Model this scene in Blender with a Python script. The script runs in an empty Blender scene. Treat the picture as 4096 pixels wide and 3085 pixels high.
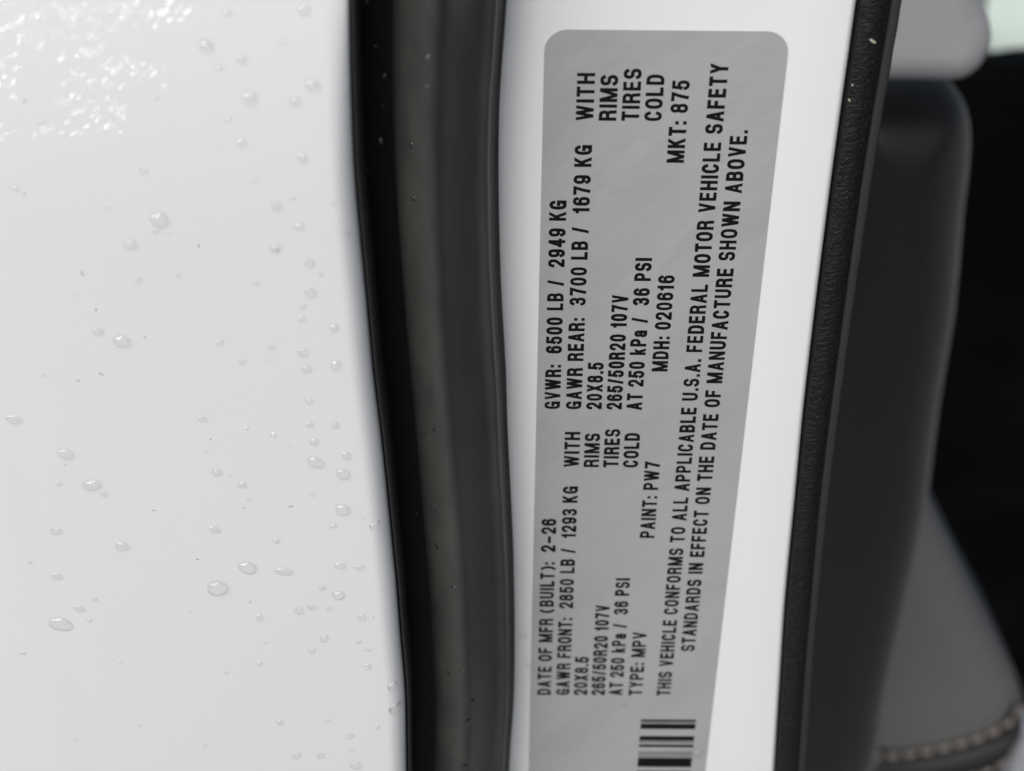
import bpy, bmesh, math, random
from mathutils import Vector, Matrix
random.seed(7)
C = bpy.context.scene.collection
sc = bpy.context.scene
R = math.radians

# ---------------------------------------------------------------- camera
FPX, DIST, PITCH, CAMZ = 5689.0, 0.284, R(32.0), 1.05      # pillar face is the plane y = 0
cam = bpy.data.cameras.new('camera'); camo = bpy.data.objects.new('camera', cam); C.objects.link(camo)
camo.location = (0, -DIST, CAMZ); camo.rotation_euler = (R(90) - PITCH, 0, 0)
cam.sensor_width = 36; cam.lens = 50; cam.clip_start = 0.01; cam.clip_end = 200
cam.dof.use_dof = True; cam.dof.focus_distance = 0.320; cam.dof.aperture_fstop = 11.8
sc.camera = camo

# ---------------------------------------------------------------- world, sun, lamps, exposure
SUN_EL, SUN_AZ = R(52), R(196)                     # azimuth clockwise from +y: behind and left of the camera
w = bpy.data.worlds.new('World'); sc.world = w; w.use_nodes = True
nt = w.node_tree; bg = nt.nodes['Background']
sky = nt.nodes.new('ShaderNodeTexSky'); sky.sky_type = 'NISHITA'; sky.sun_disc = False
sky.sun_elevation = SUN_EL; sky.sun_rotation = SUN_AZ; sky.dust_density = 2.5; sky.air_density = 1.0
hs = nt.nodes.new('ShaderNodeHueSaturation'); hs.inputs['Saturation'].default_value = 0.72
nt.links.new(sky.outputs[0], hs.inputs['Color']); nt.links.new(hs.outputs[0], bg.inputs['Color'])
bg.inputs['Strength'].default_value = 0.10
sl = bpy.data.lights.new('sun', 'SUN'); sl.energy = 1.15; sl.angle = R(34); sl.color = (1, .965, .92)
so = bpy.data.objects.new('sun', sl); C.objects.link(so)
sd = Vector((math.sin(SUN_AZ) * math.cos(SUN_EL), math.cos(SUN_AZ) * math.cos(SUN_EL), math.sin(SUN_EL)))
so.rotation_euler = sd.to_track_quat('Z', 'Y').to_euler()

def lamp(loc, target, sx, sy, power):
    l = bpy.data.lights.new('area_lamp', 'AREA'); l.shape = 'RECTANGLE'; l.size = sx; l.size_y = sy; l.energy = power
    o = bpy.data.objects.new('area_lamp', l); C.objects.link(o); o.location = loc
    o.rotation_euler = (Vector(loc) - Vector(target)).to_track_quat('Z', 'Y').to_euler()
    return o
# the long lamp box of the photo bay, mirrored in the wet paint and in every drop
lamp((-.95, -.98, 1.42), (-.02, 0, .88), 1.45, .18, 18)
# made-up light added over the far-side floor to brighten the window view
lamp((1.6, 3.3, 1.9), (1.5, 3.1, 0), 1.2, .5, 16).data.spread = R(85)
vs = sc.view_settings
vs.view_transform = 'Standard'; vs.look = 'None'; vs.gamma = 1; vs.use_curve_mapping = False; vs.exposure = -0.37

# ---------------------------------------------------------------- helpers
CP, SP = math.cos(PITCH), math.sin(PITCH)
def ray(px, py):
    u, v = px - 2048, py - 1542.5
    return Vector((u, FPX * CP - v * SP, -FPX * SP - v * CP))
def at(px, py, Y=0.0):
    d = ray(px, py); t = (DIST + Y) / d.y
    return Vector((d.x * t, Y, CAMZ + d.z * t))
def edge(pts, Y):
    q = sorted(((at(x, y, Y).z, at(x, y, Y).x) for x, y in pts))
    zs = [a for a, _ in q]; xs = [b for _, b in q]; n = len(q)
    # monotone-free Catmull-Rom over z, straight beyond the ends
    m = []
    for i in range(n):
        a, b = max(0, i - 1), min(n - 1, i + 1); m.append((xs[b] - xs[a]) / (zs[b] - zs[a]))
    def f(z):
        if z <= zs[0]: return xs[0] + m[0] * (z - zs[0])
        if z >= zs[-1]: return xs[-1] + m[-1] * (z - zs[-1])
        for i in range(n - 1):
            if z <= zs[i + 1]:
                h = zs[i + 1] - zs[i]; t = (z - zs[i]) / h
                return ((2*t**3 - 3*t*t + 1) * xs[i] + (t**3 - 2*t*t + t) * h * m[i]
                        + (-2*t**3 + 3*t*t) * xs[i+1] + (t**3 - t*t) * h * m[i+1])
    return f

def wpos(o):
    p = Vector(o.location)
    while o.parent is not None:
        o = o.parent; p += o.location
    return p
def part(o, label=None):
    if label: o['label'] = label
    return o
def obj(name, bm, mat, parent=None, smooth=True, base=None):
    """link a bmesh given in world coordinates as ONE object with its origin at its base"""
    vs_ = [v.co for v in bm.verts]
    lo = Vector((min(v.x for v in vs_), min(v.y for v in vs_), min(v.z for v in vs_)))
    hi = Vector((max(v.x for v in vs_), max(v.y for v in vs_), max(v.z for v in vs_)))
    o0 = base or Vector(((lo.x + hi.x) / 2, (lo.y + hi.y) / 2, lo.z))
    bmesh.ops.translate(bm, verts=bm.verts, vec=-o0)
    bmesh.ops.recalc_face_normals(bm, faces=bm.faces)
    me = bpy.data.meshes.new(name); bm.to_mesh(me); bm.free()
    if smooth:
        me.shade_smooth()
    me.materials.append(mat)
    o = bpy.data.objects.new(name, me); C.objects.link(o)
    if parent is not None:
        o.parent = parent; o.location = o0 - wpos(parent)
    else: o.location = o0
    return o
def empty(name, loc):
    o = bpy.data.objects.new(name, None); C.objects.link(o); o.location = loc; o.empty_display_size = .01
    return o
def tag(o, label, cat, group=None):
    o['label'] = label; o['category'] = cat
    if group: o['group'] = group
    return o
def loft(rows, caps=True):
    """closed cross-sections (lists of points, same count) joined along their order"""
    bm = bmesh.new(); V = [[bm.verts.new(p) for p in r] for r in rows]; n = len(rows[0])
    for a, b in zip(V, V[1:]):
        for i in range(n):
            j = (i + 1) % n; bm.faces.new((a[i], a[j], b[j], b[i]))
    if caps: bm.faces.new(V[0]); bm.faces.new(list(reversed(V[-1])))
    return bm
def sharp(o, ang=40):
    me = o.data
    bm = bmesh.new(); bm.from_mesh(me)
    for e in bm.edges:
        if len(e.link_faces) == 2 and e.calc_face_angle(0) > R(ang): e.smooth = False
    bm.to_mesh(me); bm.free()
Z0, Z1, NZ = 0.640, 1.050, 104
ZS = [Z0 + (Z1 - Z0) * i / (NZ - 1) for i in range(NZ)]

# ---------------------------------------------------------------- materials
def mat(name, col, rough=.5, spec=.5, coat=0, coat_rough=.03, metal=0):
    m = bpy.data.materials.new(name); m.use_nodes = True
    b = m.node_tree.nodes['Principled BSDF']
    b.inputs['Base Color'].default_value = (*col, 1) if len(col) == 3 else col
    b.inputs['Roughness'].default_value = rough; b.inputs['Specular IOR Level'].default_value = spec
    b.inputs['Coat Weight'].default_value = coat; b.inputs['Coat Roughness'].default_value = coat_rough
    b.inputs['Metallic'].default_value = metal
    return m, m.node_tree, b
def node(nt, kind, **kw):
    n = nt.nodes.new(kind)
    for k, v in kw.items():
        if k in n.inputs: n.inputs[k].default_value = v
        else: setattr(n, k, v)
    return n
def coords(nt, scale=(1, 1, 1), rot=(0, 0, 0)):
    t = node(nt, 'ShaderNodeNewGeometry'); mr_ = node(nt, 'ShaderNodeMapping'); mp = node(nt, 'ShaderNodeMapping')
    mr_.inputs['Rotation'].default_value = rot; mp.inputs['Scale'].default_value = scale      # turn first, then stretch
    nt.links.new(t.outputs['Position'], mr_.inputs['Vector']); nt.links.new(mr_.outputs[0], mp.inputs['Vector'])
    return mp.outputs[0]
def bump(nt, b, h, strength, dist, slot='Normal', prev=None):
    n = node(nt, 'ShaderNodeBump'); n.inputs['Strength'].default_value = strength; n.inputs['Distance'].default_value = dist
    nt.links.new(h, n.inputs['Height'])
    if prev: nt.links.new(prev, n.inputs['Normal'])
    if slot: nt.links.new(n.outputs[0], b.inputs[slot])
    return n.outputs[0]
def math_(nt, op, a, b=None, clamp=False):
    n = node(nt, 'ShaderNodeMath', operation=op); n.use_clamp = clamp
    for i, v in enumerate((a, b)):
        if v is None: continue
        if isinstance(v, (int, float)): n.inputs[i].default_value = v
        else: nt.links.new(v, n.inputs[i])
    return n.outputs[0]
def noise(nt, vec, scale, detail=2, rough=.5, dist=0):
    n = node(nt, 'ShaderNodeTexNoise'); n.inputs['Scale'].default_value = scale; n.inputs['Detail'].default_value = detail
    n.inputs['Roughness'].default_value = rough; n.inputs['Distortion'].default_value = dist
    nt.links.new(vec, n.inputs['Vector']); return n.outputs[0]
def ramp(nt, fac, stops):
    r = node(nt, 'ShaderNodeValToRGB'); e = r.color_ramp.elements
    while len(e) < len(stops): e.new(.5)
    for el, (p, c) in zip(e, stops):
        el.position = p; el.color = (*c, 1) if not isinstance(c, (int, float)) else (c, c, c, 1)
    nt.links.new(fac, r.inputs[0]); return r.outputs[0]

# wet white door paint: orange peel everywhere, a rippled film of water near the upper corner
M_door, nt, b = mat('wet_white_door_paint', (.735, .735, .735), .45, .5, 1, .014)
v = coords(nt, (1, 1, 1)); vr = coords(nt, (1.0, 1, .38), (0, R(-38), 0))
film = noise(nt, vr, 720, 1.2, .5)
wet_c = at(40, 120, -.040)
vd = node(nt, 'ShaderNodeVectorMath', operation='DISTANCE')
g_ = node(nt, 'ShaderNodeNewGeometry'); nt.links.new(g_.outputs['Position'], vd.inputs[0]); vd.inputs[1].default_value = wet_c
mask = math_(nt, 'SUBTRACT', 1, math_(nt, 'MULTIPLY', vd.outputs['Value'], 1 / .040), True)
ampl = ramp(nt, noise(nt, coords(nt, (1, 1, 2.4)), 75, 1), [(.42, .05), (.62, 1)])
mr = node(nt, 'ShaderNodeMapRange', interpolation_type='SMOOTHSTEP'); nt.links.new(mask, mr.inputs['Value']); mr.inputs['From Max'].default_value = .95
film_m = math_(nt, 'MULTIPLY', math_(nt, 'SUBTRACT', film, .5), math_(nt, 'MULTIPLY', mr.outputs[0], ampl))
peel = noise(nt, coords(nt, (1, 1, .5)), 260, 2, .5)
p = bump(nt, b, peel, .12, .00012, None)
bump(nt, b, film_m, 1.0, .0044, 'Coat Normal', p)

M_pillar, nt, b = mat('white_pillar_paint', (.875, .875, .88), .42, .5, 1, .04)
bump(nt, b, noise(nt, coords(nt), 300, 2), .08, .0001, 'Coat Normal')

M_lip, nt, b = mat('black_strip_lip', (.035, .034, .032), .55, .4)
bump(nt, b, noise(nt, coords(nt, (1, 1, .5)), 2600, 3, .6), .5, .00025)
M_strip, nt, b = mat('wet_black_strip', (.004, .004, .004), .36, .1)
bump(nt, b, noise(nt, coords(nt), 1200, 3, .6), .25, .00015)

M_seal, nt, b = mat('black_rubber', (.032, .031, .029), .40, .26)
v1 = noise(nt, coords(nt, (.22, 1, 1)), 900, 3, .6); v2 = noise(nt, coords(nt, (1, 1, .35)), 180, 2, .5)
dirt = noise(nt, coords(nt, (1, 1, .4)), 120, 3, .6)
nt.links.new(ramp(nt, dirt, [(.35, .37), (.7, .45)]), b.inputs['Roughness'])
nt.links.new(ramp(nt, dirt, [(.3, (.040, .0385, .036)), (.75, (.068, .0645, .0592))]), b.inputs['Base Color'])
bump(nt, b, v1, .28, .00012, 'Normal', bump(nt, b, v2, .25, .0004, None))

M_trim, nt, b = mat('grained_black_vinyl', (.0055, .0055, .0055), .44, .26)
vv = coords(nt, (.30, 1, 1), (0, R(8), 0))
n1 = node(nt, 'ShaderNodeTexVoronoi', feature='DISTANCE_TO_EDGE'); n1.inputs['Scale'].default_value = 620
dn = node(nt, 'ShaderNodeTexNoise'); dn.inputs['Scale'].default_value = 700; dn.inputs['Detail'].default_value = 2
nt.links.new(vv, dn.inputs['Vector'])
mixv = node(nt, 'ShaderNodeMixRGB'); mixv.blend_type = 'LINEAR_LIGHT'; mixv.inputs['Fac'].default_value = .0016
nt.links.new(vv, mixv.inputs['Color1']); nt.links.new(dn.outputs['Color'], mixv.inputs['Color2'])
nt.links.new(mixv.outputs[0], n1.inputs['Vector'])
h1 = ramp(nt, n1.outputs['Distance'], [(0, 1), (.14, .25), (.4, 0)])
h2 = noise(nt, vv, 1100, 3, .6)
h3 = noise(nt, coords(nt), 4200, 2, .5)
bump(nt, b, h3, .25, .00006, 'Normal', bump(nt, b, h2, .9, .00045, None, bump(nt, b, h1, .55, .0003, None)))
M_rim, nt, b = mat('black_vinyl_rolled_edge', (.026, .026, .025), .6, .25)
bump(nt, b, noise(nt, coords(nt), 2400, 3), .35, .0002)

M_foil, nt, b = mat('silver_label_foil', (.30, .305, .305), .42, .5, .25, .25, .35)
lc = coords(nt, (1, 1, 1))
fine = noise(nt, coords(nt, (.35, 1, 1.6), (0, R(28), 0)), 800, 3, .65)
patch = noise(nt, coords(nt, (.45, 1, 1.3), (0, R(40), 0)), 48, 3, .6)
wv = node(nt, 'ShaderNodeTexWave', wave_type='BANDS', bands_direction='Z'); wv.inputs['Scale'].default_value = 14
wv.inputs['Distortion'].default_value = .6; nt.links.new(coords(nt, (1, 1, 1), (0, R(47), 0)), wv.inputs['Vector'])
hair = ramp(nt, wv.outputs['Fac'], [(.985, 0), (1, 1)])
cmix = ramp(nt, patch, [(.34, (.468, .468, .471)), (.46, (.492, .492, .495)), (.57, (.508, .508, .514)), (.66, (.474, .474, .478))])
m2 = node(nt, 'ShaderNodeMixRGB'); m2.blend_type = 'ADD'; m2.inputs['Fac'].default_value = .012
nt.links.new(cmix, m2.inputs['Color1']); nt.links.new(hair, m2.inputs['Color2']); nt.links.new(m2.outputs[0], b.inputs['Base Color'])
nt.links.new(ramp(nt, fine, [(.3, .30), (.7, .54)]), b.inputs['Roughness'])
bump(nt, b, fine, .35, .00012)
M_ink, nt, b = mat('black_print_ink', (.005, .0045, .0048), .6, .15)

M_gcov, nt, b = mat('light_grey_plastic', (.50, .49, .495), .34, .5)
M_bcov, nt, b = mat('black_soft_plastic', (.006, .006, .006), .5, .25)
b.inputs['Sheen Weight'].default_value = .26; b.inputs['Sheen Roughness'].default_value = .5
M_seat, nt, b = mat('dark_grey_leather', (.185, .185, .18), .5, .4)
bump(nt, b, noise(nt, coords(nt), 500, 3), .2, .0004)
M_seat2, nt, b = mat('black_leather', (.028, .028, .028), .5, .4)
M_thread, nt, b = mat('tan_thread', (.36, .30, .27), .7, .2)
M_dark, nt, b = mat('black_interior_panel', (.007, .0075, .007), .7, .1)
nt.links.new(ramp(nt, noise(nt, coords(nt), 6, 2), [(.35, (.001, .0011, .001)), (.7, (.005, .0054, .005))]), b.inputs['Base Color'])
M_pale, nt, b = mat('pale_plastic', (.6, .62, .66), .4, .4)
M_ground, nt, b = mat('pale_wet_concrete', (.5, .5, .48), .5, .4)
nt.links.new(ramp(nt, noise(nt, coords(nt), 3, 5), [(.3, (.36, .385, .36)), (.7, (.48, .50, .47))]), b.inputs['Base Color'])
M_sand, nt, b = mat('sand', (.40, .36, .28), .7, .3)
M_dirt, nt, b = mat('dirt', (.34, .31, .27), .8, .2)
M_stem, nt, b = mat('shrub_leaf', (.045, .075, .04), .6, .3)

def water(name, lens):
    """clear water: front-side mirror reflection over a share of bent and a share of straight light"""
    m, nt, b = mat(name, (1, 1, 1), .0)
    tb = node(nt, 'ShaderNodeBsdfTransparent'); rf = node(nt, 'ShaderNodeBsdfRefraction'); rf.inputs['IOR'].default_value = 1.27; rf.inputs['Roughness'].default_value = 0
    gl = node(nt, 'ShaderNodeBsdfGlossy'); gl.inputs['Roughness'].default_value = .02
    mx = node(nt, 'ShaderNodeMixShader'); mx.inputs[0].default_value = lens; m2 = node(nt, 'ShaderNodeMixShader')
    fr = node(nt, 'ShaderNodeFresnel'); fr.inputs['IOR'].default_value = 1.75; gg = node(nt, 'ShaderNodeNewGeometry')
    nt.links.new(tb.outputs[0], mx.inputs[1]); nt.links.new(rf.outputs[0], mx.inputs[2])
    nt.links.new(math_(nt, 'MULTIPLY', fr.outputs[0], math_(nt, 'SUBTRACT', 1, gg.outputs['Backfacing'])), m2.inputs[0])
    nt.links.new(mx.outputs[0], m2.inputs[1]); nt.links.new(gl.outputs[0], m2.inputs[2])
    nt.links.new(m2.outputs[0], nt.nodes['Material Output'].inputs['Surface'])
    return m
M_water = water('water', .28); M_wet = water('water_on_rubber', .95); M_film = water('thin_water', .08)
M_glass, nt, b = mat('green_tinted_glass', (.93, 1.0, .94), .0, .5)
b.inputs['Transmission Weight'].default_value = 1; b.inputs['IOR'].default_value = 1.05

# ---------------------------------------------------------------- setting: ground and cabin floor
def plane_bm(x0, x1, y0, y1, z, t):
    bm = bmesh.new(); bmesh.ops.create_cube(bm, size=1)
    for v in bm.verts:
        v.co = Vector(((x0 + x1) / 2 + v.co.x * (x1 - x0), (y0 + y1) / 2 + v.co.y * (y1 - y0), z - t / 2 + v.co.z * t))
    return bm
g = obj('ground', plane_bm(-30, 30, -30, 40, 0, .05), M_ground, smooth=False); g['kind'] = 'structure'

# ---------------------------------------------------------------- white rear door with its rounded hem
YD, YE = -.040, -.0360
xe = edge([(1392,0),(1396,175),(1401,350),(1407,525),(1416,700),(1437,940),(1461,1180),(1491,1500),(1521,1740),(1547,1980),(1571,2220),(1580,2300),(1599,2536),(1619,2771),(1624,3007),(1625,3085)], YE)
RD, BACK = .0040, .012
crease = at(205, 2300, YD).x
def door_y(x, z):
    """outer face of the door: nearly flat, a soft crease at the left, then the rounded hem"""
    e = xe(z); a = x - (e - RD)
    y = YD + .0006 * max(0, (crease - x) / .02) ** 1.3 + .00018 * math.exp(-((x - crease) / .0022) ** 2)
    y += 1.5 * max(0, min(z, 1.0) - .93) ** 2                       # the skin leans in slightly towards the top
    if a > 0: y = y + (YE - y) * (1 - math.sqrt(max(0, 1 - (min(a, RD) / RD) ** 2)))
    return y
rows = []
for z in ZS:
    e = xe(z); r = []
    for i in range(46): x = e - RD - .17 * (1 - i / 45) ** 1.0; r.append(Vector((x, door_y(x, z), z)))
    for i in range(1, 19):
        a = i / 18 * math.pi / 2; x = e - RD + RD * math.sin(a); r.append(Vector((x, door_y(x, z), z)))
    r.append(Vector((e, -.016, z))); r.append(Vector((e - .004, -.013, z))); r.append(Vector((e - RD - .17, -.013, z)))
    rows.append(r)
car = empty('white_car', Vector((0, .3, 0)))
tag(car, 'wet white car seen close at its open door: pillar, black seals and dark cabin', 'car')
door = part(obj('door', loft(rows), M_door, car), 'white door skin dotted with raindrops, its rounded edge beside the black strip'); sharp(door, 50)

# ---------------------------------------------------------------- flat black strip in the gap, with a thin lip
xl = edge([(1525,0),(1524,350),(1530,550),(1539,700),(1555,940),(1576,1180),(1605,1500),(1629,1740),(1653,1980),(1675,2220),(1682,2300),(1698,2536),(1710,2771),(1712,3007),(1709,3085)], -.024)
YS = -.0225
def strip_y(x, z): return YS
strip = part(obj('gap_strip', loft([[Vector((xe(z) + .0003, YS, z)), Vector((xl(z) + .002, YS, z)), Vector((xl(z) + .002, YS + .006, z)), Vector((xe(z) + .0003, YS + .006, z))] for z in ZS]), M_strip, car, smooth=False),
    'flat glossy black strip in the gap between white door and thick rubber seal')
lip = []
for z in ZS:
    e = xe(z) + .00025; wl = .0008 + .00005 * math.sin(z * 900) + .00004 * math.sin(z * 2370)
    lip.append([Vector((e, YE + .002, z)), Vector((e + wl * .25, YE + .0004, z)), Vector((e + wl * .7, YE + .0005, z)), Vector((e + wl, YE + .0016, z)), Vector((e + wl, YS + .001, z)), Vector((e, YS + .001, z))])
obj('lip', loft(lip), M_lip, strip)

# ---------------------------------------------------------------- thick rubber seal
YR = -.005
xr = edge([(2027,0),(2014,175),(2001,350),(1995,525),(1994,700),(1997,940),(2005,1180),(2023,1500),(2030,1740),(2042,1980),(2053,2220),(2055,2300),(2059,2536),(2056,2771),(2040,3007),(2037,3085)], YR)
prof = [(0, -.0165), (.006, -.0205), (.018, -.0218), (.034, -.0218), (.05, -.0212), (.075, -.0221), (.11, -.0238), (.16, -.0253), (.23, -.0266), (.30, -.0275),
        (.36, -.0280), (.41, -.0281), (.45, -.0278), (.48, -.0273), (.51, -.0264), (.55, -.0247), (.60, -.0222), (.65, -.0196), (.70, -.0174), (.75, -.0156), (.79, -.0146),
        (.83, -.0141), (.87, -.0139), (.895, -.0136), (.91, -.0128), (.92, -.0115), (.925, -.0100), (.935, -.0078), (.965, -.0062), (1, -.0056)]
def spl(ps, n):
    out = []
    for i in range(len(ps) - 1):
        p0, p1, p2, p3 = ps[max(0, i-1)], ps[i], ps[i+1], ps[min(len(ps)-1, i+2)]
        for k in range(n):
            t = k / n
            out.append(tuple(.5 * ((2*b) + (-a + c) * t + (2*a - 5*b + 4*c - d) * t*t + (-a + 3*b - 3*c + d) * t**3) for a, b, c, d in zip(p0, p1, p2, p3)))
    out.append(ps[-1]); return out
PROF = spl(prof, 3)
def seal_pt(u, y, z):
    k = 1 + .03 * math.sin(z * 31 + 1) ; us = .012 * math.sin(z * 47)
    uu = u + us * math.sin(math.pi * u)
    yy = YR + (y - YR) * (k if u < .9 else 1)
    return Vector((xl(z) + (xr(z) - xl(z)) * uu, yy, z))
rows = [[seal_pt(u, y, z) for u, y in PROF] + [Vector((xr(z), -.0005, z)), Vector((xl(z) + .004, -.0005, z))] for z in ZS]
seal = part(obj('rubber_seal', loft(rows), M_seal, car), 'thick black rubber weather seal bulging between the black strip and white pillar')
sharp(seal, 60)
def seal_y(x, z):
    u = (x - xl(z)) / (xr(z) - xl(z))
    for (a, ya), (b_, yb) in zip(prof, prof[1:]):
        if a <= u <= b_:
            t = (u - a) / (b_ - a); return YR + ((ya + (yb - ya) * t) - YR) * (1 + .03 * math.sin(z * 31 + 1))
    return 0

# ---------------------------------------------------------------- white pillar
xp = edge([(3434,0),(3323,800),(3225,1600),(3186,2000),(3147,2400),(3124,2740),(3102,3085)], 0)
rows = []
for z in ZS:
    e = xp(z)
    r = [Vector((-.030, 0, z)), Vector((-.005, 0, z)), Vector((e - .0105, 0, z)), Vector((e - .0080, .00002, z)), Vector((e - .0045, .0002, z)), Vector((e - .0016, .00045, z))]
    for i in range(1, 9):
        a = i / 8 * math.pi / 2; r.append(Vector((e - .0016 + .0016 * math.sin(a), .00045 + .0016 * (1 - math.cos(a)), z)))
    r += [Vector((e, .02, z)), Vector((-.030, .02, z))]
    rows.append(r)
pillar = part(obj('pillar', loft(rows), M_pillar, car), 'white painted pillar carrying the grey certification label'); sharp(pillar, 50)

# ---------------------------------------------------------------- grained black strip along the pillar's far edge
xt = edge([(3606,0),(3565,240),(3523,480),(3472,800),(3361,1600),(3311,2000),(3273,2400),(3247,2700),(3220,3085)], 0)
rows, rim = [], []
for z in ZS:
    a, b_ = xp(z) + .0002, xt(z); wd = b_ - a; rw = .0023
    n = 14; r = [Vector((a, .012, z)), Vector((a, .0012, z))]
    for i in range(n + 1):
        t = i / n; r.append(Vector((a + .0004 + (wd - rw - .0004) * t, -.0003 - .0010 * math.sin(math.pi * (.12 + .80 * t)) , z)))
    r.append(Vector((b_ - rw, .012, z))); rows.append(r)
    q = [Vector((b_ - rw, .012, z))]
    wob = .00007 * math.sin(z * 1500) + .00006 * math.sin(z * 3770 + 1)
    for i in range(9):
        t = i / 8 * math.pi * .62; q.append(Vector((b_ - rw * .98 + (rw + wob) * .5 * (1 - math.cos(t)) * 1.45, .0006 - .0012 * math.sin(t) , z)))
    q.append(Vector((b_ + wob, .012, z))); rim.append(q)
tr = part(obj('grained_strip', loft(rows), M_trim, car), 'black grained vinyl edge strip running down beside the white pillar'); sharp(tr, 50)
obj('rolled_edge', loft(rim), M_rim, tr)

# ---------------------------------------------------------------- certification label with its print
LX, LZ, LROT, LW = .0047, CAMZ - .3064, .00905, .0500
def lab(r, s, y):      # r across from the left edge (m), s = height relative to the camera (m, negative)
    return Vector((LX + r + LROT * (s + .3064), y, CAMZ + s - LROT * r))
YL, YI = -.0002, -.00023
LT, LB, CR = at(2670, 117).z - CAMZ, -.365, .0047
bm = bmesh.new(); ring = []
for cx, cz, a0 in ((LW - CR, LT - CR, 0), (CR, LT - CR, 90), (CR, LB + CR, 180), (LW - CR, LB + CR, 270)):
    for i in range(11):
        a = R(a0 + 9 * i); ring.append((cx + CR * math.cos(a), cz + CR * math.sin(a)))
fr = [bm.verts.new(lab(r, s, YL)) for r, s in ring]; bk = [bm.verts.new(lab(r, s, -.00001)) for r, s in ring]
bm.faces.new(fr); bm.faces.new(list(reversed(bk)))
for i in range(len(ring)):
    j = (i + 1) % len(ring); bm.faces.new((fr[i], bk[i], bk[j], fr[j]))
label = tag(obj('certification_label', bm, M_foil, smooth=False), 'silver grey certification label with black printed text, stuck on the white pillar', 'label')

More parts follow.
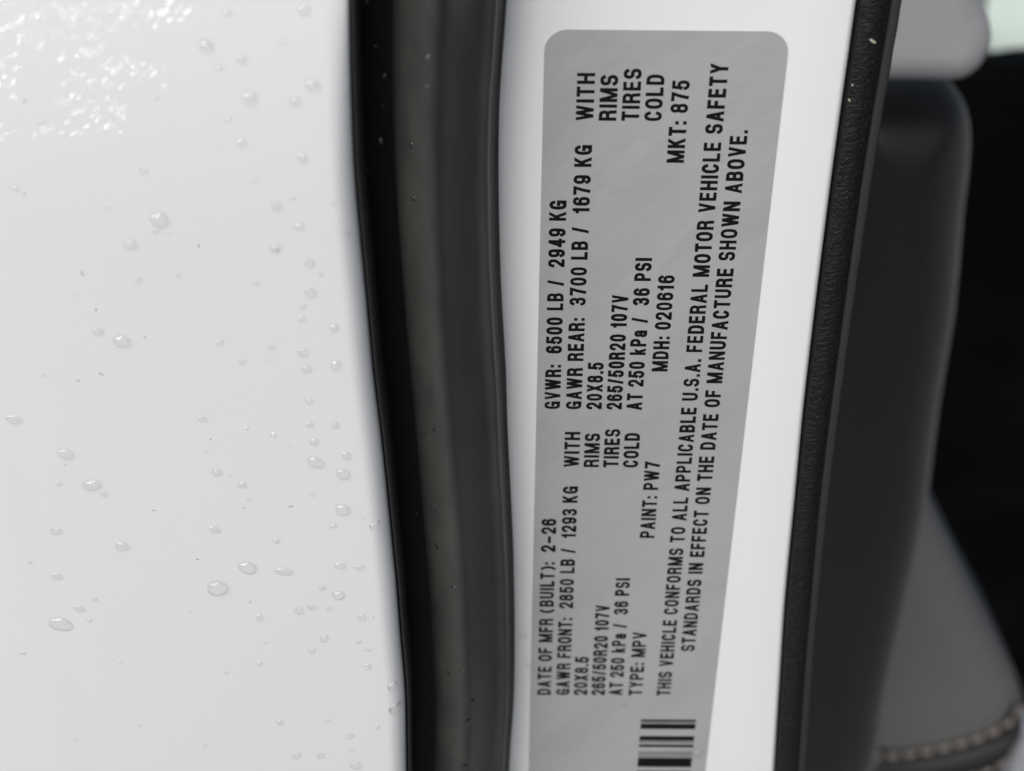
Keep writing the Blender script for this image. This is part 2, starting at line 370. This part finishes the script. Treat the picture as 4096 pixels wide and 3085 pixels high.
# --- stroke font: every glyph a list of centre lines in a unit box, strokes of even weight
def se(cx, cy, rx, ry, a0, a1, n=22, ex=2.5):
    out = []
    for i in range(n + 1):
        a = R(a0 + (a1 - a0) * i / n); c, s = math.cos(a), math.sin(a)
        out.append((cx + rx * math.copysign(abs(c) ** (2/ex), c), cy + ry * math.copysign(abs(s) ** (2/ex), s)))
    return out
O_ = se(.5, .5, .5, .5, 0, 360, 36)
GL = {  # width, polylines ('d' = diagonal cut flat at top and foot)
 'A': (.52, [('d', .5, 1, .0, 0), ('d', .5, 1, 1, 0), [(.22, .27), (.78, .27)]]),
 'B': (.48, [[(0, 0), (0, 1)], [(0, 1)] + se(.5, .76, .45, .24, 90, -90) + [(0, .52)], [(0, .52)] + se(.5, .26, .5, .26, 90, -90) + [(0, 0)]]),
 'C': (.48, [se(.5, .5, .5, .5, 32, 328, 34)]),
 'D': (.49, [[(0, 0), (0, 1)], [(0, 1)] + se(.42, .5, .58, .5, 90, -90) + [(0, 0)]]),
 'E': (.43, [[(.95, 1), (0, 1), (0, 0), (1, 0)], [(0, .52), (.88, .52)]]),
 'F': (.42, [[(1, 1), (0, 1), (0, -.0)], [(0, .5), (.85, .5)]]),
 'G': (.50, [se(.5, .5, .5, .5, 35, 330, 34), [(.58, .46), (1, .46), (1, 0)]]),
 'H': (.49, [[(0, 0), (0, 1)], [(1, 0), (1, 1)], [(0, .52), (1, .52)]]),
 'I': (.15, [[(.5, 0), (.5, 1)]]),
 'K': (.50, [[(0, 0), (0, 1)], ('d', .95, 1, .10, .36), ('d', .42, .58, 1, 0)]),
 'L': (.42, [[(0, 1), (0, 0), (1, 0)]]),
 'M': (.64, [[(0, 0), (0, 1)], [(1, 0), (1, 1)], ('d', .04, 1, .5, 0), ('d', .96, 1, .5, 0)]),
 'N': (.50, [[(0, 0), (0, 1)], [(1, 0), (1, 1)], ('d', .02, 1, .98, 0)]),
 'O': (.50, [O_]),
 'P': (.47, [[(0, 0), (0, 1)], [(0, 1)] + se(.48, .73, .52, .27, 90, -90) + [(0, .46)]]),
 'R': (.49, [[(0, 0), (0, 1)], [(0, 1)] + se(.46, .75, .5, .25, 90, -90) + [(0, .5)], [(.55, .5)] + se(.6, .25, .36, .25, 90, 0) + [(.96, .2), (1, 0)]]),
 'S': (.48, [se(.5, .745, .47, .255, 22, 262) + se(.5, .255, .5, .255, 82, -160)]),
 'T': (.46, [[(0, 1), (1, 1)], [(.5, 1), (.5, 0)]]),
 'U': (.49, [[(0, 1), (0, .4)] + se(.5, .35, .5, .35, 180, 360) + [(1, .4), (1, 1)]]),
 'V': (.50, [('d', 0, 1, .5, 0), ('d', 1, 1, .5, 0)]),
 'W': (.70, [('d', 0, 1, .25, 0), ('d', .5, 1, .25, 0), ('d', .5, 1, .75, 0), ('d', 1, 1, .75, 0)]),
 'X': (.50, [('d', 0, 1, 1, 0), ('d', 1, 1, 0, 0)]),
 'Y': (.50, [('d', 0, 1, .5, .42), ('d', 1, 1, .5, .42), [(.5, .46), (.5, 0)]]),
 '0': (.46, [O_]),
 '1': (.30, [[(.85, 0), (.85, 1)], [(.85, .82), (.05, .78)]]),
 '2': (.46, [se(.5, .70, .5, .30, 172, -30) + [(.04, .04), (.04, 0), (1, 0)]]),
 '3': (.46, [se(.48, .755, .46, .245, 160, -85) , se(.5, .26, .5, .26, 85, -162), [(.4, .51), (.55, .51)]]),
 '4': (.48, [[(.74, 0), (.74, 1)], [(0, .26), (1, .26)], ('d', .70, 1, .02, .22)]),
 '5': (.46, [[(.94, 1), (.14, 1), (.06, .50)], se(.48, .315, .52, .315, 150, -160)]),
 '6': (.46, [se(.5, .30, .5, .30, 0, 360, 30), [(0, .3), (0, .6)] + se(.5, .64, .5, .36, 180, 28)]),
 '7': (.45, [[(0, 1), (1, 1), (.62, .5), (.38, 0)]]),
 '8': (.46, [se(.5, .76, .46, .24, 0, 360, 28), se(.5, .27, .5, .27, 0, 360, 28)]),
 '9': (.46, [se(.5, .70, .5, .30, 0, 360, 30), [(1, .7), (1, .4)] + se(.5, .36, .5, .36, 0, -152)]),
 'k': (.42, [[(0, 0), (0, 1)], ('d', .9, .74, .08, .22), ('d', .42, .46, 1, 0)]),
 'a': (.44, [[(.06, .54)] + se(.47, .52, .42, .20, 160, 0) + [(.89, 0)], [(.89, .40)] + se(.45, .18, .45, .18, 90, 300)]),
 ':': (.15, [[(.5, .02), (.5, .03)], [(.5, .58), (.5, .59)]]),
 '.': (.15, [[(.5, .0), (.5, .012)]]),
 '/': (.34, [('d', 1, 1.0, 0, 0.0)]),
 '-': (.56, [[(.12, .42), (.88, .42)]]),
 '(': (.36, [se(1.5, .45, 1.5, .68, 130, 230, 14, 2)]),
 ')': (.36, [se(-.5, .45, 1.5, .68, 50, -50, 14, 2)]),
}
SW, GAP, SPC = .198, .112, .31
def text_run(words, r_top, s0, s1, cap=.00372):
    """one printed line running up the label: letters' tops point left (towards smaller r)"""
    tot, n = 0, 0
    adv = [(SPC if ch == ' ' else GL[ch][0] + GAP) for ch in words]
    nat = sum(adv) - GAP; k = (s1 - s0) / (nat * cap)
    bm = bmesh.new(); x = 0; lift = [0]
    def V(px_, py_):  # px_ along the line, py_ up the letter, in cap units
        return bm.verts.new(lab(r_top + cap * (1 - py_), s0 + cap * px_, YI - 1.5e-6 * lift[0]))
    for ch, ad in zip(words, adv):
        if ch != ' ':
            wd = GL[ch][0] * k if ch not in 'I:.' else GL[ch][0]
            ox = x * k; h = SW / 2; sw = SW * random.uniform(.96, 1.05)
            X = lambda t: ox + h + t * max(0, wd - SW); Y = lambda t: h + t * (1 - SW)
            for st in GL[ch][1]:
                lift[0] = (lift[0] + 1) % 6
                if st[0] == 'd':
                    _, ax, ay, bx, by = st
                    A = (X(ax), Y(ay) + (h if ay >= 1 else 0)); B = (X(bx), Y(by) - (h if by <= 0 else 0))
                    L = math.hypot(B[0] - A[0], B[1] - A[1]); hw = sw * .47 * L / max(1e-6, abs(B[1] - A[1]))
                    bm.faces.new((V(A[0] - hw, A[1]), V(A[0] + hw, A[1]), V(B[0] + hw, B[1]), V(B[0] - hw, B[1])))
                    continue
                P = [(X(a), Y(c)) for a, c in st]
                Q = [P[0]]
                for p_ in P[1:]:
                    if math.hypot(p_[0] - Q[-1][0], p_[1] - Q[-1][1]) > 1e-4: Q.append(p_)
                closed = math.hypot(Q[0][0] - Q[-1][0], Q[0][1] - Q[-1][1]) < 2e-3 and len(Q) > 6
                if closed: Q.pop()
                n_ = len(Q); Ls, Rs = [], []
                for i in range(n_):
                    a = Q[i - 1] if (i or closed) else None; c = Q[(i + 1) % n_] if (i < n_ - 1 or closed) else None
                    def un(p1, p2):
                        l = math.hypot(p2[0] - p1[0], p2[1] - p1[1]) or 1; return ((p2[0] - p1[0]) / l, (p2[1] - p1[1]) / l)
                    d1 = un(a, Q[i]) if a else un(Q[i], c); d2 = un(Q[i], c) if c else d1
                    nx, ny = -(d1[1] + d2[1]), d1[0] + d2[0]; l = math.hypot(nx, ny) or 1; nx /= l; ny /= l
                    ml = min(1.6, 1 / max(.3, nx * -d1[1] + ny * d1[0])) * sw / 2
                    px_, py_ = Q[i]
                    if not closed and i == 0: px_ -= d1[0] * h; py_ -= d1[1] * h
                    if not closed and i == n_ - 1: px_ += d1[0] * h; py_ += d1[1] * h
                    Ls.append(V(px_ + nx * ml, py_ + ny * ml)); Rs.append(V(px_ - nx * ml, py_ - ny * ml))
                for i in range(n_ if closed else n_ - 1):
                    j = (i + 1) % n_; bm.faces.new((Ls[i], Ls[j], Rs[j], Rs[i]))
        x += ad
    o = obj('printed_line', bm, M_ink, label, smooth=False)
    return o
RT = [.00188, .00695, .01178, .01657, .02135, .02672, .03440, .03978]
S0, SM, SU = -.2766, -.2007, -.1114
for words, r, a, b_ in (
    ('DATE OF MFR (BUILT):  2-26', 0, S0, -.2166), ('GAWR FRONT:  2850 LB /  1293 KG', 1, S0, -.2065), ('WITH', 1, SM, -.1904),
    ('20X8.5', 2, S0, -.2627), ('RIMS', 2, SM, -.1908), ('265/50R20 107V', 3, S0, -.2446), ('TIRES', 3, SM, -.1895),
    ('AT 250 kPa /  36 PSI', 4, S0, -.2356), ('COLD', 4, SM, -.1906), ('TYPE: MPV', 5, S0, -.2538), ('PAINT: PW7', 5, -.2224, -.1989),
    ('THIS VEHICLE CONFORMS TO ALL APPLICABLE U.S.A. FEDERAL MOTOR VEHICLE SAFETY', 6, S0, -.0987),
    ('STANDARDS IN EFFECT ON THE DATE OF MANUFACTURE SHOWN ABOVE.', 7, -.2604, -.1133),
    ('GVWR:  6500 LB /  2949 KG', 0, -.1839, -.1298), ('GAWR REAR:  3700 LB /  1679 KG', 1, -.1839, -.1169), ('WITH', 1, SU, -.1010),
    ('20X8.5', 2, -.1839, -.1709), ('RIMS', 2, SU, -.1014), ('265/50R20 107V', 3, -.1839, -.1530), ('TIRES', 3, SU, -.1000),
    ('AT 250 kPa /  36 PSI', 4, -.1840, -.1437), ('COLD', 4, SU, -.1012), ('MDH: 020616', 5, -.1732, -.1479), ('MKT: 875', 5, -.1208, -.1024)):
    text_run(words, RT[r], a, b_)
# bar code running out of the lower end of the label
bm = bmesh.new()
for y0, y1 in ((1240, 1256), (1262, 1266), (1272, 1310), (1362, 1396), (1402, 1408), (1424, 1444), (1478, 1484), (1494, 1500), (1510, 1514), (1522, 1590), (1618, 1630), (1640, 1646), (1660, 1700), (1730, 1740), (1756, 1800), (1830, 1850)):
    s = [at(2680, 2200 + y / 1.843, 0).z - CAMZ for y in (y0, y1)]
    bm.faces.new([bm.verts.new(lab(r, q, YI)) for r, q in ((.0307, s[0]), (.0459, s[0]), (.0459, s[1]), (.0307, s[1]))])
obj('bar_code', bm, M_ink, label, smooth=False)

# ---------------------------------------------------------------- cabin behind the pillar
def smooth_outline(ps, n=5): return spl(ps, n)
def flat_front(o):
    for p_ in o.data.polygons:
        if p_.loop_total > 4: p_.use_smooth = False
def cushion(pts, Y, rad, depth, seg=8):
    """rounded slab: outline seen from the front, heavy rolled front edge, real depth.
    Built on a grid of rings around a skeleton point so that the face carries no long slivers."""
    P = [at(x, y, Y + rad) for x, y in pts]
    from mathutils.geometry import tessellate_polygon
    xs = [p.x for p in P]; zs = [p.z for p in P]
    def inside(x, z):
        c = False; n = len(P)
        for i in range(n):
            a, b_ = P[i], P[i - 1]
            if (a.z > z) != (b_.z > z) and x < (b_.x - a.x) * (z - a.z) / (b_.z - a.z) + a.x: c = not c
        return c
    def near(x, z):
        best = 9; n = len(P); q = None
        for i in range(n):
            a, b_ = P[i - 1], P[i]; dx, dz = b_.x - a.x, b_.z - a.z; l = dx * dx + dz * dz
            t = 0 if l == 0 else max(0, min(1, ((x - a.x) * dx + (z - a.z) * dz) / l))
            d = math.hypot(a.x + t * dx - x, a.z + t * dz - z)
            if d < best: best = d; q = (a.x + t * dx, a.z + t * dz)
        return best, q
    NX, NZ_ = 56, 90; x0, x1, z0, z1 = min(xs), max(xs), min(zs), max(zs)
    hx, hz = (x1 - x0) / NX, (z1 - z0) / NZ_
    bm = bmesh.new(); V = {}
    def vert(i, j):
        if (i, j) in V: return V[i, j]
        x, z = x0 + hx * i, z0 + hz * j; d, q = near(x, z)
        if not inside(x, z): x, z = q; d = 0
        k = min(1, d / rad); y = Y + rad * (1 - math.sqrt(max(0, 1 - (1 - k) ** 2)))
        V[i, j] = bm.verts.new((x, y, z)); return V[i, j]
    for i in range(NX):
        for j in range(NZ_):
            if any(inside(x0 + hx * (i + a), z0 + hz * (j + c)) for a in (0, 1) for c in (0, 1)):
                bm.faces.new((vert(i, j), vert(i + 1, j), vert(i + 1, j + 1), vert(i, j + 1)))
    r = bmesh.ops.extrude_edge_only(bm, edges=[e for e in bm.edges if e.is_boundary])
    for v in r['geom']:
        if isinstance(v, bmesh.types.BMVert): v.co.y = Y + depth
    bmesh.ops.holes_fill(bm, edges=[e for e in bm.edges if e.is_boundary])
    bmesh.ops.dissolve_degenerate(bm, dist=1e-7, edges=bm.edges)
    return bm
Yc = .24
low = spl([(3330,330),(3560,322),(3700,322),(3790,332),(3836,372),(3862,430),(3870,520),(3862,660),(3844,800),(3808,1200),(3744,1600),(3694,1990),(3632,2300),(3545,2700),(3516,2900),(3478,3085),(3440,3300)], 4) + [(3100, 3300), (3100, 1200)]
lower = part(obj('lower_pillar_cover', cushion(low, Yc, .034, .08), M_bcov, car), 'black rounded interior panel below the light grey cover')
up = spl([(3300,306),(3600,306),(3800,308),(3860,292),(3912,252),(3948,190),(3960,130),(3950,60),(3930,0),(3915,-90),(3880,-200)], 4) + [(3300, -200)]
upper = part(obj('upper_pillar_cover', cushion(up, Yc - .012, .013, .06), M_gcov, car), 'light grey rounded interior cover at the top, above the black panel')

Ys = .36
bol = spl([(3380,3010),(3400,2300),(3560,1860),(3660,1900),(3720,2010),(3800,2170),(3905,2390),(3990,2555),(4060,2690),(4085,2790),(4068,2862),(4000,2912),(3900,2950),(3780,2985),(3640,3008),(3500,3012)], 4)
seat = part(obj('seat', cushion(bol, Ys + .014, .030, .11), M_seat, car), 'dark grey leather seat bolster with tan stitching, behind the black panel')
side = spl([(3300,3030),(3500,3024),(3640,3020),(3780,2998),(3900,2965),(4010,2920),(4075,2868),(4092,2885),(4076,2935),(4042,2985),(4010,3040),(3980,3110),(3940,3300)], 4) + [(3300, 3300)]
obj('side_panel', cushion(side, Ys, .010, .10), M_seat2, seat)
seam = spl([(3480,3026),(3560,3022),(3640,3014),(3720,3001),(3800,2984),(3880,2962),(3960,2932),(4030,2892),(4070,2845),(4084,2790)], 10)
seam3 = [at(x, y, Ys + .0005) for x, y in seam]
def tube(pts, rad, n=8):
    bm = bmesh.new(); rings = []
    for i, p_ in enumerate(pts):
        d = (pts[min(i + 1, len(pts) - 1)] - pts[max(i - 1, 0)]).normalized()
        a = d.cross(Vector((0, 1, 0))).normalized(); b_ = d.cross(a)
        rings.append([bm.verts.new(p_ + (a * math.cos(t) + b_ * math.sin(t)) * rad) for t in [2 * math.pi * k / n for k in range(n)]])
    for a, b_ in zip(rings, rings[1:]):
        for k in range(n): bm.faces.new((a[k], a[(k+1) % n], b_[(k+1) % n], b_[k]))
    bm.faces.new(rings[0]); bm.faces.new(list(reversed(rings[-1])))
    return bm
acc, cur, last = 0, [seam3[0]], seam3[0]
SL, SG = .0052, .0022
def resample(pts, step):
    out = [pts[0]]; need = step
    for a, b_ in zip(pts, pts[1:]):
        l = (b_ - a).length; pos = 0
        while l - pos >= need:
            pos += need; out.append(a + (b_ - a) * (pos / l)); need = step
        need -= l - pos
    return out
fine_s = resample(seam3, .0004)
def stitches(line, SLn, SGn, rad):
    i = 0
    while i + SLn < len(line):
        obj('stitch', tube([q + Vector((0, -.0012 * math.sin(math.pi * t / SLn), 0)) for t, q in enumerate(line[i:i + SLn + 1])], rad, 6), M_thread, seat); i += SLn + SGn
stitches(fine_s, 18, 9, .0016)
seam_b = resample([at(x, y, Ys + .001) for x, y in spl([(3860,3110),(3940,3085),(4000,3060),(4045,3025),(4082,2985)], 10)], .0004)
stitches(seam_b, 18, 9, .0015)

sill = part(obj('pale_panel', cushion([(3985,3300),(4030,3080),(4066,2990),(4100,2920),(4400,2910),(4400,3300)], .48, .006, .03), M_pale, car), 'pale plastic piece behind the seat in the bottom right corner')

obj('cabin_floor', plane_bm(-.9, 3.2, .06, 1.29, .12, .06), M_dark, car, smooth=False)
# the open front door standing out to the right of the camera
bm = bmesh.new(); prf = [(.42, .72), (.30, .70), (.28, .74), (.62, .80), (.66, .74), (1.02, .715), (1.06, .76), (1.06, .80), (.28, .82)]
rows_ = []
for y in (-.10, -.16, -.55, -1.02, -1.08):
    k = .9 if y in (-.10, -1.08) else 1
    rows_.append([Vector((x + .10 * (y + .1) * -1, y, .67 + (z - .67) * k)) for z, x in prf])
bm.free(); sharp(part(obj('front_door', loft(rows_), M_dark, car), 'black lining of the open front door, right of the photograph'), 30)

# far door: dark panel with its window opening
Yf = 1.30
def fx(px, py): return at(px, py, Yf)
sl_ = [fx(x, y) for x, y in ((3966, 200), (4010, 262), (4096, 250), (4300, 235))]
bm = bmesh.new()
outl = [(-.9, .07), (3.2, .07), (3.2, sl_[3].z), (sl_[3].x, sl_[3].z), (sl_[2].x, sl_[2].z), (sl_[1].x, sl_[1].z), (sl_[0].x - .01, sl_[0].z), (sl_[0].x - .03, .72), (-.6, .72)]
f_ = [bm.verts.new((x, Yf, z)) for x, z in outl]; k_ = [bm.verts.new((x, Yf + .05, z)) for x, z in outl]
bm.faces.new(f_); bm.faces.new(list(reversed(k_)))
for i in range(len(outl)):
    j = (i + 1) % len(outl); bm.faces.new((f_[i], k_[i], k_[j], f_[j]))
fd = part(obj('far_door', bm, M_dark, car, smooth=False), 'dark inside of the opposite door at the far right')
bm = plane_bm(sl_[0].x - .05, 1.98, Yf + .020, Yf + .026, .75, .75 - sl_[0].z + .06)
obj('window', bm, M_glass, fd, smooth=False)

# ---------------------------------------------------------------- water
def drop_bm(px, py, rx, ry, ang, hit, hgt=.42, tail=0, tdir=0):
    """a bead lying on a surface; hit(px,py) gives point and normal; radii in photo pixels"""
    P, N = hit(px, py); scale = (P - camo.location).dot(Vector((0, CP, -SP))) / FPX
    T = N.cross(Vector((0, 0, 1))).normalized(); T = -T if T.x < 0 else T; U = N.cross(T).normalized(); U = -U if U.z < 0 else U
    rx *= scale; ry *= scale * 1.12; n, m = 28, 8
    bm = bmesh.new(); rings = []; ph = [random.uniform(0, 6.28) for _ in range(3)]; hh = hgt * min(rx, ry)
    ca, sa = math.cos(ang), math.sin(ang)
    for k in range(m + 1):
        t = k / m; rr = math.cos(t * math.pi / 2) ** .75 if k < m else 0; zz = hh * math.sin(t * math.pi / 2)
        ring = []
        for i in range(n):
            a = 2 * math.pi * i / n
            q = 1 + .05 * math.sin(2 * a + ph[0]) + .035 * math.sin(3 * a + ph[1])
            if tail: q *= 1 + tail * max(0, math.cos(a - tdir)) ** 9
            x, y = rx * rr * q * math.cos(a), ry * rr * q * math.sin(a)
            x, y = x * ca - y * sa, x * sa + y * ca
            y -= .18 * zz                                                    # beads sag downwards
            ring.append(P + T * x + U * y + N * (zz - .00003))
        if k < m: rings.append([bm.verts.new(v_) for v_ in ring])
        else: top = bm.verts.new(sum(ring, Vector()) / n)
    for a, b_ in zip(rings, rings[1:]):
        for i in range(n): j = (i + 1) % n; bm.faces.new((a[i], a[j], b_[j], b_[i]))
    for i in range(n): bm.faces.new((rings[-1][i], rings[-1][(i + 1) % n], top))
    bm.faces.new(list(reversed(rings[0])))
    return bm, P
def hitter(yf, y0=-.0405, y1=-.010):
    def f(px, py):
        y = y0
        while y < y1:
            p_ = at(px, py, y)
            if yf(p_.x, p_.z) <= y: break
            y += .00005
        e = 2e-4
        gx = (yf(p_.x + e, p_.z) - yf(p_.x - e, p_.z)) / (2 * e); gz = (yf(p_.x, p_.z + e) - yf(p_.x, p_.z - e)) / (2 * e)
        gx = max(-.9, min(.9, gx))
        return p_, Vector((gx, -1, gz)).normalized()
    return f
on_door = hitter(door_y); on_strip = hitter(strip_y, -.03); on_seal = hitter(seal_y, -.0310, -.004); on_pillar = lambda px, py: (at(px, py, 0), Vector((0, -1, 0))); on_label = lambda px, py: (at(px, py, YL), Vector((0, -1, 0)))

DOOR = """1215 38 25;911 50 18;823 184 28;965 237 22;1000 392 30;1250 342 28;1180 405 24;1130 168 14;1209 633 22;968 570 20;1104 823 22;1171 794 12;1329 813 12;1386 933 14;1196 905 20;1101 994 22;1022 722 12;867 582 8;636 877 36;623 924 14;680 930 9;522 978 24;807 864 7;573 684 20 13;63 756 16 10;427 830 12;877 272 16;911 481 15;165 490 18 12;
551 1117 16;715 1101 10;1023 1130 14 11;1237 1051 20;1241 1171 24;1209 1225 14;1209 1275 16;1335 1310 18;1282 1098 12;487 1364 36 26 -20;390 1325 22 17 -25;877 1370 18 14;1089 1386 13;1212 1411 22;1066 1443 8;968 1446 14;1225 1475 20;1342 1462 22;943 1579 6;1237 1604 15;1240 1699 15;1342 1699 17;1256 1766 20 17;1263 1848 34 24 -35;1386 1823 20;1373 1896 27;810 1677 20 14 -35;987 1715 8;1095 1740 14 11;1158 1782 6;823 1804 8;867 1889 20 17 -25;921 1905 7;968 1940 20 15 -20;994 1997 9;1250 1978 12;57 1677 36 20 -12;263 1816 37 21 -18;367 1940 38 24;415 1975 18 13 -40;237 1934 14;1370 2038 28;
859 2118 25 14 -20;1335 2103 17 11;1107 2164 13;488 2185 29 20;990 2270 38 26 -18;1136 2286 38 17 -14;1361 2264 25 16 -8;869 2351 40 34;1289 2351 16;1354 2381 26 20;1195 2443 18;1247 2428 20 13 -12;1315 2433 15 12;1038 2470 17;1296 2553 18;1064 2570 8;244 2495 48 32 -10;319 2436 28 14 -20;358 2480 12;381 2397 12;91 2612 15 10;225 2124 28 17;228 2306 26 16;1038 2654 13;1247 2602 17;905 2690 9;999 2404 12 8 -30;1185 3022 18;1282 3022 16;
1453 1702 8;1389 1817 6;1451 2071 8;1475 2158 5;1497 2240 5;1439 2271 22 14;1448 2469 16;1491 2466 7;1435 2568 12;1472 2599 12 9;1506 2597 5;1470 2665 17;1510 2908 11;1401 2943 16;1406 3000 12;1423 3061 22;1534 2464 4;760 2450 6;1120 2890 14;1310 2880 9;700 2100 5;610 2260 6;180 1500 8;300 1180 7;120 2250 12 8;820 2980 8;560 2900 9;300 2960 7;480 2650 8"""
TEAR = [(1497, 2107, 21, 17, .9, .9), (1531, 2359, 10, 8, .9, 1.0), (1569, 2748, 20, 18, .7, .9), (1576, 2837, 27, 22, .9, .85)]
ORD = ['topmost', 'second', 'third', 'fourth', 'fifth', 'sixth', 'seventh', 'eighth', 'ninth', 'tenth', 'eleventh', 'twelfth', 'thirteenth', 'fourteenth', 'fifteenth']
recs = []
for s in DOOR.replace('\n', '').split(';'):
    q = [float(t) for t in s.split()]
    x, y, rx = q[:3]; ry = q[3] if len(q) > 3 else rx * random.uniform(.86, .98); an = R(q[4]) if len(q) > 4 else random.uniform(-.3, .3)
    recs.append((x, y, rx, ry, an))
def region(x, y):
    col = 'left side' if x < 700 else 'middle' if x < 1190 else 'right side'
    row = 'upper' if y < 1030 else 'central' if y < 2060 else 'lower'
    return row, col
cls = {}
for i, (x, y, rx, ry, an) in enumerate(recs):
    size = 'tiny' if rx < 12 else 'small' if rx < 19.5 else 'large'
    shp = 'elongated' if rx / ry > 1.25 else 'round'
    cls.setdefault((size, shp if size == 'large' else '', region(x, y)), []).append(i)
for (size, shp, (row, col)), ids in cls.items():
    ids.sort(key=lambda i: recs[i][1])
    for k, i in enumerate(ids):
        x, y, rx, ry, an = recs[i]
        bm, P = drop_bm(x, y, rx, ry, an, on_door, random.uniform(.44, .60))
        o = obj('water_drop', bm, M_water, base=P)
        if size != 'large':
            tag(o, f'{size} clear water bead on {row} {col} of the white door', 'water drop', f'{size} water beads on the {row} {col} of the white door')
        elif len(ids) == 1:
            tag(o, f'only large {shp} water drop on the {row} {col} of the white door', 'water drop', 'large water drops on the white door')
        else:
            od = 'topmost' if k == 0 else 'lowest' if k == len(ids) - 1 else ORD[k] + '-highest'
            tag(o, f'{od} large {shp} drop on {row} {col} of white door', 'water drop', 'large water drops on the white door')
for (x, y, rx, ry, tl, td), lb in zip(TEAR, ('teardrop with its tail up beside the black strip, topmost of four', 'smallest teardrop on the white door edge, below the topmost one', 'broad teardrop on door edge just above the largest teardrop', 'largest teardrop with curved tail, low on the white door edge')):
    bm, P = drop_bm(x, y, rx, ry, 0, on_door, .5, tl, td); tag(obj('water_drop', bm, M_film, base=P), 'water ' + lb, 'water drop', 'teardrops on the door edge')
STRIP = [(1464, 5, 12), (1500, 184, 9), (1431, 269, 11), (1424, 294, 9), (1531, 426, 8), (1428, 524, 8), (1468, 681, 9), (1552, 2040, 5), (1600, 2560, 5)]
for x, y, r_ in STRIP:
    bm, P = drop_bm(x, y, r_, r_ * .72, .6, on_strip, .6); tag(obj('water_drop', bm, M_wet, base=P), 'tiny glinting water bead on the flat black strip', 'water drop', 'water beads on the flat black strip')
for x, y, r_, hi, lb in ((1523, 561, 16, .9, 'bright water drop hanging in the groove beside the seal, high up'), (1631, 1791, 22, .9, 'dark round water drop bulging from groove beside the seal, halfway down'), (1535, 303, 12, .7, 'small pale water drop at the groove beside the seal, near the top')):
    bm, P = drop_bm(x, y, r_, r_ * .85, .3, on_seal if x > 1600 else on_strip, hi); tag(obj('water_drop', bm, M_wet, base=P), lb, 'water drop')
SEAL = [(1714,231,15,12),(1710,351,14,11),(1766,84,13,10),(1645,582,13,11),(1655,796,13,11),(1701,1730,8,9),(1739,1718,9,8),(1785,1930,9,14),(1747,2033,8,17),(1744,2182,8,18),(1677,2062,8,30),(1818,2349,14,8),(1877,2387,13,10),(1889,2587,13,11),(1797,2693,9,16),(1849,2679,11,10),(1887,2807,14,11),(1873,2884,13,10),(1824,2957,11,12),(1854,3068,12,13),(1726,2738,7,30),(1770,2900,5,14),(1775,2980,5,16),(1765,2755,5,10),(1912,2500,9,5),(1735,2585,3,3),(1816,2835,3,3)]
for x, y, rx, ry in SEAL:
    hgh = 'upper' if y < 1030 else 'central' if y < 2060 else 'lower'
    bm, P = drop_bm(x, y, rx, ry, .45 if ry > rx else 0, on_seal, .4)
    tag(obj('water_drop', bm, M_wet, base=P), f'clear water bead clinging to the {hgh} part of the rubber seal', 'water drop', f'water beads on the {hgh} rubber seal')
for x, y, rx, ry, h_, lb in ((2090,2540,17,14,on_pillar,'water drop on the white pillar left of the label, the higher of two'), (2113,2662,13,15,on_pillar,'water drop on white pillar touching the label edge, lower of two'),
                          (2495,2820,15,9,on_label,'flat water drop on the label between its text and bar code'), (2792,3015,20,18,on_label,'flat water drop on the label at the right of the bar code')):
    bm, P = drop_bm(x, y, rx, ry, .1, h_, .6); tag(obj('water_drop', bm, M_water, base=P), lb, 'water drop', 'drops on the pillar and label')

# ---------------------------------------------------------------- specks
def speck(px, py, rx, ry, ang, hit, name, m, label_, cat, group):
    P, N = hit(px, py); s = (P - camo.location).length / FPX
    T = N.cross(Vector((0, 0, 1))).normalized(); U = N.cross(T).normalized()
    bm = bmesh.new(); bmesh.ops.create_icosphere(bm, subdivisions=2, radius=1)
    ca, sa = math.cos(ang), math.sin(ang)
    for v in bm.verts:
        c = v.co * random.uniform(.75, 1.15); x, y, z = c.x * rx * s, c.y * ry * s, c.z * min(rx, ry) * s * .5
        v.co = P + T * (x * ca - y * sa) + U * (x * sa + y * ca) + N * z
    return tag(obj(name, bm, m, base=P), label_, cat, group)
for x, y, l, a in ((100,405,13,60),(630,395,11,60),(99,777,9,75),(795,983,11,75),(328,1094,12,-70),(384,1239,9,70),(579,1349,6,-80),(405,1496,12,-35),(313,1523,8,15),(842,1757,6,70),(260,1861,11,10),(1163,2027,12,10),(615,2042,7,0),(790,2238,7,5),(975,2033,4,0),(1108,1000,8,0)):
    speck(x, y, l, 2.6, R(a), on_door, 'dirt_speck', M_dirt, 'tiny dark dirt speck on the wet white door', 'dirt speck', 'dirt specks on the white door')
def on_trim(px, py): return at(px, py, -.0014), Vector((0, -1, 0))
for x, y, rx, ry, a, lb in ((3492, 166, 17, 6, R(30), 'largest sand grain stuck on the grained black strip near the top'), (3410, 341, 5, 5, 0, 'small sand grain on black strip beside white edge, upper of two'), (3398, 402, 8, 4, R(55), 'small sand grain on black strip beside white edge, lower of two')):
    speck(x, y, rx, ry, -a, on_trim, 'sand_grain', M_sand, lb, 'sand grain', 'sand grains on the grained strip')
